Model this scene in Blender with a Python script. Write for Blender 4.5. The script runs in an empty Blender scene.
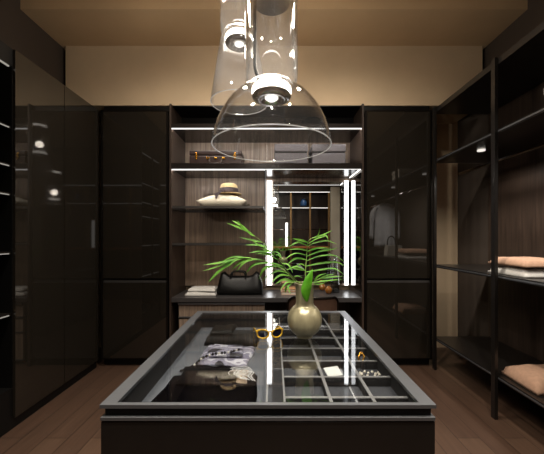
import bpy, bmesh, math, random
from mathutils import Vector, Matrix, noise

random.seed(7)
S = bpy.context.scene
COL = S.collection
PI = math.pi

# ------------------------------------------------------------------ camera, world, exposure
F = 300.0                      # focal length in pixels of the 544 px wide frame
EYE = 1.40
cd = bpy.data.cameras.new('camera')
cam = bpy.data.objects.new('camera', cd); COL.objects.link(cam)
cd.sensor_fit = 'HORIZONTAL'; cd.sensor_width = 36.0
cd.lens = F / 544.0 * 36.0
cd.shift_x = -2.0 / 544.0
cd.shift_y = 11.0 / 544.0
cd.clip_start = 0.02
cam.location = (0, 0, EYE); cam.rotation_euler = (PI / 2, 0, 0)
S.camera = cam

w = bpy.data.worlds.new('world'); S.world = w; w.use_nodes = True
w.node_tree.nodes['Background'].inputs[0].default_value = (0.9, 0.8, 0.65, 1)
w.node_tree.nodes['Background'].inputs[1].default_value = 0.05
S.view_settings.view_transform = 'Standard'
S.view_settings.look = 'None'
S.view_settings.exposure = 1.0
S.view_settings.gamma = 1.0
S.view_settings.use_curve_mapping = False
S.cycles.max_bounces = 10; S.cycles.glossy_bounces = 6; S.cycles.transmission_bounces = 8
S.cycles.transparent_max_bounces = 40; S.cycles.diffuse_bounces = 4
S.cycles.sample_clamp_indirect = 4.0
S.cycles.caustics_reflective = False; S.cycles.caustics_refractive = False
try: S.cycles.use_denoising = True
except Exception: pass

LED = 17.0          # radiance of the white light strips
RING = 7.0        # radiance of the pendant diffuser rings
SPOT = 110.0        # watts of each ceiling downlight

# ------------------------------------------------------------------ materials
def new_mat(name):
    m = bpy.data.materials.new(name); m.use_nodes = True
    return m, m.node_tree.nodes, m.node_tree.links

def s2l(c):
    return tuple(((v / 255) / 12.92 if v / 255 <= 0.04045 else ((v / 255 + 0.055) / 1.055) ** 2.4) for v in c) + (1,)

def pbr(name, col, rough=0.5, metal=0.0, spec=0.5, var=0.0, scale=8.0, bump=0.0, coat=0.0, ior=1.5, stretch=(1, 1, 1), sheen=0.0):
    m, n, l = new_mat(name); b = n['Principled BSDF']
    c = s2l(col)
    b.inputs['Base Color'].default_value = c
    b.inputs['Roughness'].default_value = rough; b.inputs['Metallic'].default_value = metal
    b.inputs['Specular IOR Level'].default_value = spec; b.inputs['IOR'].default_value = ior
    b.inputs['Coat Weight'].default_value = coat; b.inputs['Coat Roughness'].default_value = 0.03
    b.inputs['Sheen Weight'].default_value = sheen
    if var or bump:
        tc = n.new('ShaderNodeTexCoord'); mp = n.new('ShaderNodeMapping'); mp.inputs['Scale'].default_value = stretch
        ns = n.new('ShaderNodeTexNoise'); ns.inputs['Scale'].default_value = scale; ns.inputs['Detail'].default_value = 6
        l.new(tc.outputs['Object'], mp.inputs[0]); l.new(mp.outputs[0], ns.inputs['Vector'])
        if var:
            r = n.new('ShaderNodeValToRGB')
            r.color_ramp.elements[0].position = 0.3; r.color_ramp.elements[1].position = 0.7
            r.color_ramp.elements[0].color = tuple(x * (1 - var) for x in c[:3]) + (1,)
            r.color_ramp.elements[1].color = tuple(min(1, x * (1 + var)) for x in c[:3]) + (1,)
            l.new(ns.outputs['Fac'], r.inputs[0]); l.new(r.outputs[0], b.inputs['Base Color'])
        if bump:
            bp = n.new('ShaderNodeBump'); bp.inputs['Strength'].default_value = bump; bp.inputs['Distance'].default_value = 0.01
            l.new(ns.outputs['Fac'], bp.inputs['Height']); l.new(bp.outputs[0], b.inputs['Normal'])
    return m

def wood(name, dark, light, rough=0.45, stretch=(45, 45, 1.6), coat=0.0):
    m, n, l = new_mat(name); b = n['Principled BSDF']; b.inputs['Roughness'].default_value = rough
    b.inputs['Coat Weight'].default_value = coat
    tc = n.new('ShaderNodeTexCoord'); mp = n.new('ShaderNodeMapping'); mp.inputs['Scale'].default_value = stretch
    ns = n.new('ShaderNodeTexNoise'); ns.inputs['Scale'].default_value = 1.0; ns.inputs['Detail'].default_value = 8
    ns.inputs['Roughness'].default_value = 0.65
    r = n.new('ShaderNodeValToRGB')
    r.color_ramp.elements[0].position = 0.32; r.color_ramp.elements[1].position = 0.7
    r.color_ramp.elements[0].color = s2l(dark); r.color_ramp.elements[1].color = s2l(light)
    l.new(tc.outputs['Object'], mp.inputs[0]); l.new(mp.outputs[0], ns.inputs['Vector'])
    l.new(ns.outputs['Fac'], r.inputs[0]); l.new(r.outputs[0], b.inputs['Base Color'])
    return m

def emit(name, col, strength):
    m, n, l = new_mat(name); n.remove(n['Principled BSDF'])
    e = n.new('ShaderNodeEmission'); e.inputs[0].default_value = col + (1,); e.inputs[1].default_value = strength
    l.new(e.outputs[0], n['Material Output'].inputs[0]); return m

def sheet_glass(name, tint=(1, 1, 1), f0=0.04, rough=0.0, power=5.0, haze=0.0):
    """clear pane: see-through plus a mirror reflection that grows towards grazing angles"""
    m, n, l = new_mat(name); n.remove(n['Principled BSDF'])
    t = n.new('ShaderNodeBsdfTransparent'); t.inputs[0].default_value = tint + (1,)
    g = n.new('ShaderNodeBsdfGlossy'); g.inputs['Roughness'].default_value = rough
    lw = n.new('ShaderNodeLayerWeight'); lw.inputs['Blend'].default_value = 0.5
    p = n.new('ShaderNodeMath'); p.operation = 'POWER'; p.inputs[1].default_value = power
    a = n.new('ShaderNodeMath'); a.operation = 'MULTIPLY_ADD'; a.inputs[1].default_value = 1 - f0; a.inputs[2].default_value = f0
    mx = n.new('ShaderNodeMixShader')
    l.new(lw.outputs['Facing'], p.inputs[0]); l.new(p.outputs[0], a.inputs[0]); l.new(a.outputs[0], mx.inputs[0])
    l.new(t.outputs[0], mx.inputs[1]); l.new(g.outputs[0], mx.inputs[2])
    out = mx
    if haze:
        tl = n.new('ShaderNodeBsdfTranslucent'); df = n.new('ShaderNodeBsdfDiffuse')
        m2 = n.new('ShaderNodeMixShader'); m2.inputs[0].default_value = 0.5
        l.new(tl.outputs[0], m2.inputs[1]); l.new(df.outputs[0], m2.inputs[2])
        out = n.new('ShaderNodeMixShader'); out.inputs[0].default_value = haze
        l.new(mx.outputs[0], out.inputs[1]); l.new(m2.outputs[0], out.inputs[2])
    l.new(out.outputs[0], n['Material Output'].inputs[0]); return m

M = {}
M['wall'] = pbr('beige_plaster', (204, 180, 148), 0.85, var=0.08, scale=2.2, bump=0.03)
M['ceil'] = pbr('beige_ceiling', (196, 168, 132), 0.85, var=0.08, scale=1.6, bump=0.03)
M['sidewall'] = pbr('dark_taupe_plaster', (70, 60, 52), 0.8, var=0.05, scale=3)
M['black_glass'] = pbr('black_lacquered_glass', (35, 31, 26), 0.03, spec=1.0, ior=1.5)
M['black'] = pbr('matt_black', (12, 11, 10), 0.45, spec=0.3)
M['bronze_dark'] = pbr('dark_bronze_metal', (44, 40, 37), 0.32, metal=0.85)
M['anthracite'] = pbr('anthracite_lacquer', (26, 23, 21), 0.28, var=0.08, scale=20)
M['underside'] = pbr('dark_gloss_lacquer', (34, 30, 28), 0.2, spec=0.5)
M['walnut'] = wood('grey_walnut_veneer', (108, 92, 79), (172, 149, 130))
M['walnut_dark'] = wood('dark_walnut_veneer', (40, 31, 26), (72, 58, 49), 0.4)
M['wood_orange'] = wood('warm_oak', (110, 62, 28), (150, 92, 45), stretch=(2, 40, 40))
M['led'] = emit('led_white', (1.0, 0.97, 0.93), LED)
M['led_v'] = emit('led_cool_white', (0.96, 0.98, 1.0), LED * 0.15)
M['led_faint'] = emit('led_faint', (1.0, 0.93, 0.82), LED * 0.010)
M['puck_fill'] = emit('fill_puck_lens', (1.0, 0.92, 0.82), 0.5)  # dim lens of the added wardrobe fill lamps
M['led_line'] = emit('led_front_line', (1.0, 0.97, 0.93), 0.75)
M['led_soft'] = emit('led_soft', (1.0, 0.95, 0.88), LED * 0.11)
M['ring'] = emit('pendant_diffuser', (1.0, 0.93, 0.83), RING)
M['lens'] = emit('pendant_lens', (1.0, 0.93, 0.83), 0.9)
M['downlight'] = emit('downlight_lens', (1.0, 0.85, 0.65), 12)
M['chrome'] = pbr('chrome', (176, 174, 172), 0.1, metal=1.0)
M['alu'] = pbr('brushed_grey_aluminium', (128, 130, 134), 0.36, metal=0.75, var=0.06, scale=6, stretch=(1, 60, 60))
M['alu_dark'] = pbr('dark_anodised_metal', (78, 75, 73), 0.4, metal=0.5)
M['edge'] = pbr('satin_grey_edge', (158, 156, 156), 0.4, metal=0.3)
M['cable'] = pbr('black_cable', (5, 4, 4), 0.9, spec=0.1)
M['lamp_glass'] = sheet_glass('clear_blown_glass', (0.985, 0.985, 0.985), 0.035, power=3.2, haze=0.005)  # slight diffuse share stands in for grey glow in the glass
M['glow_haze_glass'] = sheet_glass('glow_hazed_blown_glass', (0.96, 0.955, 0.95), 0.04, power=3.0, haze=0.03)  # clear glass with a stronger diffuse share painted in as lit grey glow
M['glass_rim'] = sheet_glass('ground_glass_edge', (0.95, 0.96, 0.97), 0.2, power=2.0, haze=0.35)
M['glass_top'] = sheet_glass('clear_table_glass', (0.94, 0.95, 0.95), 0.05, power=3.8)
M['smoked'] = sheet_glass('smoked_shelf_glass', (0.78, 0.76, 0.74), 0.05)
M['decanter'] = sheet_glass('clear_decanter_glass', (0.76, 0.79, 0.81), 0.1, power=2.2)
M['amber'] = pbr('amber_glass', (156, 94, 18), 0.1, spec=0.7, coat=0.6, var=0.35, scale=18)
M['mirror'] = pbr('silver_mirror', (225, 226, 226), 0.0, metal=1.0)
M['side_mirror'] = pbr('grey_mirror', (120, 118, 116), 0.02, metal=1.0)
M['vase'] = pbr('olive_bronze_glaze', (158, 149, 118), 0.3, metal=0.35, var=0.2, scale=26, bump=0.12, coat=0.25, stretch=(1, 1, 0.35))
M['felt'] = pbr('grey_felt', (98, 101, 108), 0.95, var=0.12, scale=120)
M['felt_mid'] = pbr('slate_felt', (68, 69, 74), 0.95, var=0.12, scale=120)
M['felt_dark'] = pbr('charcoal_felt', (36, 35, 37), 0.95, var=0.15, scale=120)
M['leather_black'] = pbr('black_leather', (8, 7, 7), 0.42, spec=0.35, var=0.2, scale=60, bump=0.15)
M['leather_brown'] = pbr('oxblood_leather', (38, 19, 15), 0.4, var=0.25, scale=14, bump=0.1)
M['leather_tan'] = pbr('tan_leather', (78, 55, 42), 0.5, var=0.1, scale=30)
M['gold'] = pbr('brass', (205, 150, 60), 0.25, metal=1.0)
M['box_grey'] = pbr('lilac_grey_linen', (98, 94, 98), 0.8, var=0.08, scale=80)
M['box_dark'] = pbr('dark_box_gap', (26, 24, 25), 0.7)
M['pillow'] = pbr('cream_linen', (228, 218, 198), 0.9, var=0.05, scale=90, bump=0.1)
M['straw'] = pbr('straw', (212, 184, 136), 0.85, var=0.2, scale=130, bump=0.4)
M['ribbon'] = pbr('dark_patterned_ribbon', (74, 62, 64), 0.8, var=0.6, scale=120)
M['cloth_grey'] = pbr('pale_grey_knit', (214, 211, 206), 0.9, var=0.08, scale=70, bump=0.15)
M['cloth_black'] = pbr('black_cotton', (7, 6, 8), 1.0, spec=0.0, var=0.25, scale=30, bump=0.2)
M['cloth_brown'] = pbr('dark_brown_silk', (24, 21, 18), 0.6, spec=0.3, var=0.2, scale=20)
M['beige_lace'] = pbr('beige_lace', (186, 164, 140), 0.85, var=0.3, scale=160)
M['white_lace'] = pbr('white_lace', (214, 212, 210), 0.8)
M['shirt'] = pbr('pale_blue_grey_cotton', (226, 228, 234), 0.85, var=0.08, scale=12)
M['bag_white'] = pbr('ivory_leather', (216, 210, 200), 0.5)
M['peach'] = pbr('dusty_peach_wool', (176, 140, 116), 0.9, var=0.1, scale=40)
M['card'] = pbr('white_card', (236, 236, 232), 0.6)
M['pearl'] = pbr('cream_pearl', (240, 232, 216), 0.2, coat=0.5)
M['blackbead'] = pbr('black_bead', (10, 10, 12), 0.15)
M['frame_yellow'] = pbr('amber_tortoise_acetate', (172, 134, 26), 0.2, var=0.8, scale=60, coat=0.5)
M['lens_dark'] = pbr('dark_blue_lens', (22, 24, 40), 0.05, spec=0.8, ior=1.6)
M['bronze'] = pbr('satin_bronze', (122, 96, 62), 0.4, metal=0.6)
M['taupe'] = pbr('taupe_lacquer', (138, 130, 116), 0.5)
M['leaf_broad'] = None
M['blue'] = pbr('blue_ceramic', (40, 70, 110), 0.3)
M['book_pink'] = pbr('dusty_pink_cloth', (196, 160, 138), 0.7)
M['book_wood'] = pbr('tan_board', (176, 128, 84), 0.6, var=0.1, scale=30)
M['paper'] = pbr('page_block', (226, 214, 196), 0.9)

def leafmat(name, a, b_, trans=0.35):
    m, n, l = new_mat(name); b = n['Principled BSDF']; b.inputs['Roughness'].default_value = 0.55; b.inputs['Specular IOR Level'].default_value = 0.3
    tc = n.new('ShaderNodeTexCoord'); ns = n.new('ShaderNodeTexNoise'); ns.inputs['Scale'].default_value = 14
    r = n.new('ShaderNodeValToRGB'); r.color_ramp.elements[0].position = 0.35; r.color_ramp.elements[1].position = 0.65
    r.color_ramp.elements[0].color = s2l(a); r.color_ramp.elements[1].color = s2l(b_)
    l.new(tc.outputs['Object'], ns.inputs['Vector']); l.new(ns.outputs['Fac'], r.inputs[0]); l.new(r.outputs[0], b.inputs['Base Color'])
    t = n.new('ShaderNodeBsdfTranslucent'); l.new(r.outputs[0], t.inputs[0])
    mx = n.new('ShaderNodeMixShader'); mx.inputs[0].default_value = trans
    l.new(b.outputs[0], mx.inputs[1]); l.new(t.outputs[0], mx.inputs[2]); l.new(mx.outputs[0], n['Material Output'].inputs[0])
    return m
M['leaf'] = leafmat('palm_green', (70, 124, 38), (112, 164, 62))
M['leaf_broad'] = leafmat('fresh_green', (84, 160, 30), (116, 190, 50), 0.4)
M['stem'] = leafmat('stem_green', (96, 132, 60), (140, 160, 90), 0.1)

def scarf_mat():
    m, n, l = new_mat('lilac_print_silk'); b = n['Principled BSDF']; b.inputs['Roughness'].default_value = 0.55
    tc = n.new('ShaderNodeTexCoord'); mp = n.new('ShaderNodeMapping'); mp.inputs['Scale'].default_value = (8, 10, 8)
    ns = n.new('ShaderNodeTexNoise'); ns.inputs['Scale'].default_value = 1; ns.inputs['Detail'].default_value = 1.5
    r = n.new('ShaderNodeValToRGB'); r.color_ramp.interpolation = 'CONSTANT'
    e = r.color_ramp.elements; e[0].position = 0; e[0].color = s2l((40, 36, 44)); e[1].position = 0.38; e[1].color = s2l((150, 146, 164))
    x = e.new(0.5); x.color = s2l((214, 212, 222)); x = e.new(0.56); x.color = s2l((128, 124, 144)); x = e.new(0.64); x.color = s2l((50, 46, 52))
    l.new(tc.outputs['Object'], mp.inputs[0]); l.new(mp.outputs[0], ns.inputs['Vector']); l.new(ns.outputs['Fac'], r.inputs[0])
    l.new(r.outputs[0], b.inputs['Base Color']); return m
M['scarf'] = scarf_mat()

def floor_mat():
    m, n, l = new_mat('dark_oak_planks'); b = n['Principled BSDF']; b.inputs['Roughness'].default_value = 0.38
    tc = n.new('ShaderNodeTexCoord'); mp = n.new('ShaderNodeMapping'); mp.inputs['Rotation'].default_value = (0, 0, PI / 2)
    br = n.new('ShaderNodeTexBrick'); br.inputs['Scale'].default_value = 1.0; br.inputs['Brick Width'].default_value = 1.4
    br.inputs['Row Height'].default_value = 0.16; br.inputs['Mortar Size'].default_value = 0.002
    br.inputs['Color1'].default_value = s2l((104, 80, 64)); br.inputs['Color2'].default_value = s2l((84, 62, 50)); br.inputs['Mortar'].default_value = s2l((20, 15, 12))
    ns = n.new('ShaderNodeTexNoise'); ns.inputs['Scale'].default_value = 1; ns.inputs['Detail'].default_value = 7
    m2 = n.new('ShaderNodeMapping'); m2.inputs['Scale'].default_value = (40, 2, 1)
    mx = n.new('ShaderNodeMixRGB'); mx.blend_type = 'MULTIPLY'; mx.inputs[0].default_value = 0.6
    l.new(tc.outputs['Object'], mp.inputs[0]); l.new(mp.outputs[0], br.inputs['Vector'])
    l.new(tc.outputs['Object'], m2.inputs[0]); l.new(m2.outputs[0], ns.inputs['Vector'])
    l.new(br.outputs['Color'], mx.inputs[1]); l.new(ns.outputs['Fac'], mx.inputs[2]); l.new(mx.outputs[0], b.inputs['Base Color'])
    return m
M['floor'] = floor_mat()

# ------------------------------------------------------------------ building helpers
def P(px, py, d):
    """point of the place seen at pixel px, py of the photograph at depth d"""
    return Vector(((px - 274) * d / F, d, EYE - (py - 238) * d / F))

def wloc(o):
    v = Vector((0, 0, 0))
    while o is not None:
        v += o.location; o = o.parent
    return v

class MB:
    def __init__(s): s.bm = bmesh.new()
    def box(s, x0, x1, y0, y1, z0, z1, bev=0.0, seg=2, mat=None):
        r = bmesh.ops.create_cube(s.bm, size=1)
        vs = r['verts']
        for v in vs:
            v.co = Vector(((x0 + x1) / 2 + v.co.x * (x1 - x0), (y0 + y1) / 2 + v.co.y * (y1 - y0), (z0 + z1) / 2 + v.co.z * (z1 - z0)))
        if bev:
            es = list({e for v in vs for e in v.link_edges})
            r2 = bmesh.ops.bevel(s.bm, geom=es, offset=bev, segments=seg, affect='EDGES', profile=0.5)
        return s
    def quad(s, pts):
        s.bm.faces.new([s.bm.verts.new(p) for p in pts]); return s
    def prism(s, pts, axis, a, b):
        """outline pts (2-D) pushed along axis 'x','y','z' from a to b"""
        def mk(p, t):
            return {'x': (t, p[0], p[1]), 'y': (p[0], t, p[1]), 'z': (p[0], p[1], t)}[axis]
        A = [s.bm.verts.new(mk(p, a)) for p in pts]; B = [s.bm.verts.new(mk(p, b)) for p in pts]
        n = len(pts)
        s.bm.faces.new(A); s.bm.faces.new(B[::-1])
        for i in range(n): s.bm.faces.new([A[i], B[i], B[(i + 1) % n], A[(i + 1) % n]])
        return s
    def lathe(s, prof, c=(0, 0, 0), n=48, close=False, sx=1.0, sy=1.0):
        rings = []
        for r, z in prof:
            if r < 1e-5: rings.append([s.bm.verts.new((c[0], c[1], c[2] + z))])
            else: rings.append([s.bm.verts.new((c[0] + r * sx * math.cos(2 * PI * i / n), c[1] + r * sy * math.sin(2 * PI * i / n), c[2] + z)) for i in range(n)])
        ks = list(range(len(rings) - 1))
        pairs = [(rings[k], rings[k + 1]) for k in ks]
        if close: pairs.append((rings[-1], rings[0]))
        for A, B in pairs:
            for i in range(n):
                j = (i + 1) % n
                if len(A) == 1 and len(B) == 1: continue
                if len(A) == 1: s.bm.faces.new([A[0], B[j], B[i]])
                elif len(B) == 1: s.bm.faces.new([A[i], A[j], B[0]])
                else: s.bm.faces.new([A[i], A[j], B[j], B[i]])
        return s
    def tube(s, pts, r, n=10, caps=True, closed=False, flat=1.0):
        pts = [Vector(p) for p in pts]; R = r if isinstance(r, (list, tuple)) else [r] * len(pts)
        rings = []; up = None; m = len(pts)
        for i, p in enumerate(pts):
            if closed: t = (pts[(i + 1) % m] - pts[(i - 1) % m])
            else: t = (pts[min(i + 1, m - 1)] - pts[max(i - 1, 0)])
            t.normalize()
            if up is None: up = Vector((0, 0, 1)) if abs(t.z) < 0.9 else Vector((1, 0, 0))
            a = t.cross(up)
            if a.length < 1e-6: a = t.orthogonal()
            a.normalize(); b = a.cross(t).normalized(); up = b
            rings.append([s.bm.verts.new(p + R[i] * (math.cos(2 * PI * k / n) * a + flat * math.sin(2 * PI * k / n) * b)) for k in range(n)])
        for i in range(m if closed else m - 1):
            A = rings[i]; B = rings[(i + 1) % m]
            for k in range(n): s.bm.faces.new([A[k], A[(k + 1) % n], B[(k + 1) % n], B[k]])
        if caps and not closed:
            s.bm.faces.new(rings[0][::-1]); s.bm.faces.new(rings[-1])
        return s
    def ball(s, c, r, u=12, v=8, sc=(1, 1, 1)):
        g = bmesh.ops.create_uvsphere(s.bm, u_segments=u, v_segments=v, radius=1)
        for q in g['verts']: q.co = Vector((c[0] + q.co.x * r * sc[0], c[1] + q.co.y * r * sc[1], c[2] + q.co.z * r * sc[2]))
        return s
    def pad(s, x0, x1, y0, y1, z0, h, nx=26, ny=18, amp=0.006, freq=14, rim=0.22, seed=0.0, warp=0.0, rows=()):
        """soft folded cloth slab: rounded rim, wrinkled top, closed underneath"""
        top = []; bot = []
        for j in range(ny + 1):
            T = []; B = []
            for i in range(nx + 1):
                u = i / nx; v = j / ny
                e = min(u, 1 - u) * (x1 - x0); f = min(v, 1 - v) * (y1 - y0)
                q = min(1, min(e, f) / (rim * h * 4 + 1e-6)); q = math.sqrt(max(0, 1 - (1 - q) ** 2))
                x = x0 + u * (x1 - x0); y = y0 + v * (y1 - y0)
                wx = warp * noise.noise((x * 5 + seed, y * 5, 3.1)); wy = warp * noise.noise((x * 5, y * 5 + seed, 8.7))
                z = z0 + h * (0.25 + 0.75 * q) + amp * q * noise.noise((x * freq + seed, y * freq * 0.6, seed))
                z += amp * 1.6 * q * noise.noise((x * freq * 0.4 + seed, y * freq * 0.5, seed + 4))
                T.append(s.bm.verts.new((x + wx, y + wy, max(z, z0 + 0.002)))); B.append(s.bm.verts.new((x + wx, y + wy, z0)))
            top.append(T); bot.append(B)
        for j in range(ny):
            for i in range(nx):
                s.bm.faces.new([top[j][i], top[j][i + 1], top[j + 1][i + 1], top[j + 1][i]])
                s.bm.faces.new([bot[j][i], bot[j + 1][i], bot[j + 1][i + 1], bot[j][i + 1]])
        for i in range(nx):
            s.bm.faces.new([bot[0][i], bot[0][i + 1], top[0][i + 1], top[0][i]]); s.bm.faces.new([top[ny][i], top[ny][i + 1], bot[ny][i + 1], bot[ny][i]])
        for j in range(ny):
            s.bm.faces.new([top[j][0], top[j + 1][0], bot[j + 1][0], bot[j][0]]); s.bm.faces.new([bot[j][nx], bot[j + 1][nx], top[j + 1][nx], top[j][nx]])
        return s
    def xf(s, mtx):
        bmesh.ops.transform(s.bm, matrix=mtx, verts=s.bm.verts); return s
    def build(s, name, mat, parent=None, smooth=False, label=None, sub=0, solid=0.0, local=False):
        bmesh.ops.recalc_face_normals(s.bm, faces=s.bm.faces)
        me = bpy.data.meshes.new(name)
        off = Vector((0, 0, 0))
        if parent is not None and not local: off = wloc(parent)
        for v in s.bm.verts: v.co -= off
        s.bm.to_mesh(me); s.bm.free()
        if smooth:
            for p in me.polygons: p.use_smooth = True
        me.materials.append(mat if not isinstance(mat, str) else M[mat])
        o = bpy.data.objects.new(name, me); COL.objects.link(o)
        if parent is not None: o.parent = parent
        if solid:
            md = o.modifiers.new('wall', 'SOLIDIFY'); md.thickness = solid; md.offset = 0
        if sub:
            md = o.modifiers.new('soft', 'SUBSURF'); md.levels = sub; md.render_levels = sub
        if label: o['label'] = label
        return o

def smooth_angle(o, deg=40):
    me = o.data
    for p in me.polygons: p.use_smooth = True
    try: me.set_sharp_from_angle(angle=math.radians(deg))
    except Exception: pass
    return o

def tag(o, label, cat, group=None):
    o['label'] = label; o['category'] = cat
    if group: o['group'] = group
    return o

def thing(name, label, cat, loc, group=None):
    o = bpy.data.objects.new(name, None); o.empty_display_size = 0.05; COL.objects.link(o); o.location = loc
    return tag(o, label, cat, group)

def led_profile(x0, x1, y, z, parent):
    """slim light profile under a shelf edge: thin lit front line, shielded strip throwing light to the back"""
    h = MB().box(x0, x1, y + 0.006, y + 0.010, z - 0.016, z).build('led_profile', 'alu_dark', parent)
    MB().prism([(y + 0.0105, z), (y + 0.0105, z - 0.014), (y + 0.030, z)], 'x', x0, x1).build('led_strip', 'led', h)
    MB().box(x0, x1, y, y + 0.0055, z - 0.012, z).build('front_line', 'led_line', h)

def struct(name, mb, mat):
    o = mb.build(name, mat); o['kind'] = 'structure'; return o

def bez(pts, n=16):
    """smooth curve through pts (Catmull-Rom)"""
    pts = [Vector(p) for p in pts]; q = [pts[0] * 2 - pts[1]] + pts + [pts[-1] * 2 - pts[-2]]; out = []
    for i in range(1, len(q) - 2):
        for k in range(n):
            t = k / n; a, b, c, d = q[i - 1], q[i], q[i + 1], q[i + 2]
            out.append(0.5 * ((2 * b) + (c - a) * t + (2 * a - 5 * b + 4 * c - d) * t * t + (3 * b - a - 3 * c + d) * t ** 3))
    out.append(pts[-1]); return out

# ------------------------------------------------------------------ setting
YF, YB = 3.26, 3.78            # front and back of the rear furniture wall
XL, XR = -1.14, 0.98           # inner sides of the niche
CEIL = 3.52
struct('floor', MB().box(-2.35, 2.35, -0.9, 3.9, -0.06, 0.0), 'floor')
c = MB()
c.box(-2.35, 2.35, 2.78, 3.9, CEIL, CEIL + 0.45)
c.box(-2.35, 2.35, -0.9, 2.78, CEIL + 0.12, CEIL + 0.45)
struct('ceiling', c, 'ceil')
wb = MB(); wb.box(-2.35, 2.35, 3.84, 3.9, 0, CEIL); wb.box(-2.30, 2.30, 3.31, 3.84, 2.862, CEIL)
struct('wall_back', wb, 'wall')
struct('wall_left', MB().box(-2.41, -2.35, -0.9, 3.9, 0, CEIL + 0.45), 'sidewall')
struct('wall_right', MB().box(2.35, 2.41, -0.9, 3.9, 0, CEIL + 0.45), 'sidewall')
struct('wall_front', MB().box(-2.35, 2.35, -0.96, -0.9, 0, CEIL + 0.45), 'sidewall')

# ------------------------------------------------------------------ front facing wardrobes
def wardrobe(x0, x1, label, gx, handle_side):
    t = thing('wardrobe', label, 'wardrobe', ((x0 + x1) / 2, 3.5, 0))
    b = MB(); b.box(x0, x1, YF + 0.024, 3.82, 0.08, 2.79); b.box(x0, x1, YF + 0.06, 3.3 + 0.05, 2.79, 2.858)
    b.box(x0 + 0.01, x1 - 0.01, YF + 0.05, 3.8, 0, 0.08)
    b.build('carcass', 'black', t)
    stile = 0.018
    # frame around the doors
    f = MB(); zt = 2.79
    f.box(x0, x0 + stile, YF, YF + 0.022, 0.08, zt); f.box(x1 - stile, x1, YF, YF + 0.022, 0.08, zt)
    f.box(x0 + stile, x1 - stile, YF, YF + 0.022, zt - 0.012, zt); f.box(x0 + stile, x1 - stile, YF, YF + 0.022, 0.08, 0.092)
    f.build('door_frame', 'bronze_dark', t)
    a = x0 + stile + 0.003; z = x1 - stile - 0.003
    up = MB().box(a, z, YF + 0.002, YF + 0.022, 0.962, zt - 0.015).build('door', 'black_glass', t)
    lo = MB().box(a, z, YF + 0.002, YF + 0.022, 0.095, 0.912).build('door', 'black_glass', t)
    MB().box(a, z, YF + 0.004, YF + 0.020, 0.914, 0.922).box(a, z, YF + 0.012, YF + 0.020, 0.922, 0.94).build('handle', 'alu_dark', lo)
    MB().box(a, z, YF + 0.006, YF + 0.020, 0.952, 0.960).build('handle', 'bronze_dark', up)
    return t
wardrobe(-1.88, XL - 0.012, 'tall black glass fronted wardrobe left of the lit shelves', -1, 1)
wardrobe(XR + 0.012, 1.72, 'tall black glass fronted wardrobe right of the mirror and desk', 1, 0)

# ------------------------------------------------------------------ lit shelving unit
XD = -0.105                    # back divider between the wood bay and the mirror bay
su = thing('shelving_unit', 'dark walnut wall unit with lit shelves above the long desk top', 'shelving unit', (-0.08, 3.5, 0))
b = MB().box(XL, XL + 0.022, YF + 0.005, 3.82, 0.0, 2.862); b.build('side_panel', 'walnut_dark', su)
b = MB().box(XR - 0.022, XR, YF + 0.005, 3.82, 0.0, 2.862); b.build('side_panel', 'walnut_dark', su)
MB().box(XL + 0.022, XR - 0.022, YB, YB + 0.02, 0.80, 2.60).build('back_panel', 'walnut', su)
MB().box(XL + 0.022, XR - 0.022, YB, YB + 0.02, 0.05, 0.70).build('back_panel', 'walnut_dark', su)
MB().box(XD - 0.002, XD + 0.002, YB - 0.003, YB, 2.22, 2.59).build('back_joint', 'black', su)
MB().box(XL + 0.023, XR - 0.023, YF + 0.045, 3.82, 2.852, 2.8605).build('shade_board', 'black', su)  # black sheet added as shade in the gap under the bulkhead
MB().box(XL + 0.022, XR - 0.022, YF + 0.36, YF + 0.385, 2.645, 2.851).build('fascia', 'black', su)
MB().box(XL + 0.022, XR - 0.022, YF + 0.005, YB, 2.60, 2.645).build('top_board', 'underside', su)
led_profile(XL + 0.024, XR - 0.024, YF + 0.012, 2.5995, su)
sh = MB().box(XL + 0.022, XR - 0.022, YF + 0.002, YB, 2.152, 2.216, 0.002).build('shelf', 'underside', su)
led_profile(XL + 0.03, XD, YF + 0.010, 2.1515, sh)
MB().box(XD + 0.005, XR - 0.05, YF + 0.012, YF + 0.020, 2.1485, 2.1515).build('led_strip', 'led_line', sh)
MB().box(XR - 0.044, XR - 0.034, YF + 0.02, YB - 0.05, 2.146, 2.1515).build('led_strip', 'led_soft', sh)
for zt in (1.752, 1.345):
    g = MB().box(XL + 0.03, XD - 0.02, YF + 0.045, YB - 0.012, zt - 0.012, zt).build('shelf', 'smoked', su, label='smoked glass shelf in a dark metal frame')
    f = MB(); f.box(XL + 0.024, XD - 0.01, YF + 0.030, YF + 0.044, zt - 0.026, zt)
    f.box(XL + 0.024, XD - 0.01, YB - 0.011, YB - 0.001, zt - 0.03, zt - 0.005)
    f.box(XL + 0.024, XL + 0.032, YF + 0.045, YB - 0.012, zt - 0.03, zt - 0.0005)
    f.box(XD - 0.018, XD - 0.01, YF + 0.045, YB - 0.012, zt - 0.03, zt - 0.0005)
    f.build('shelf_frame', 'alu_dark', g)
MB().box(XD - 0.008, XD + 0.004, YF + 0.32, YB, 0.80, 2.152).build('divider', 'walnut_dark', su)

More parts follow.
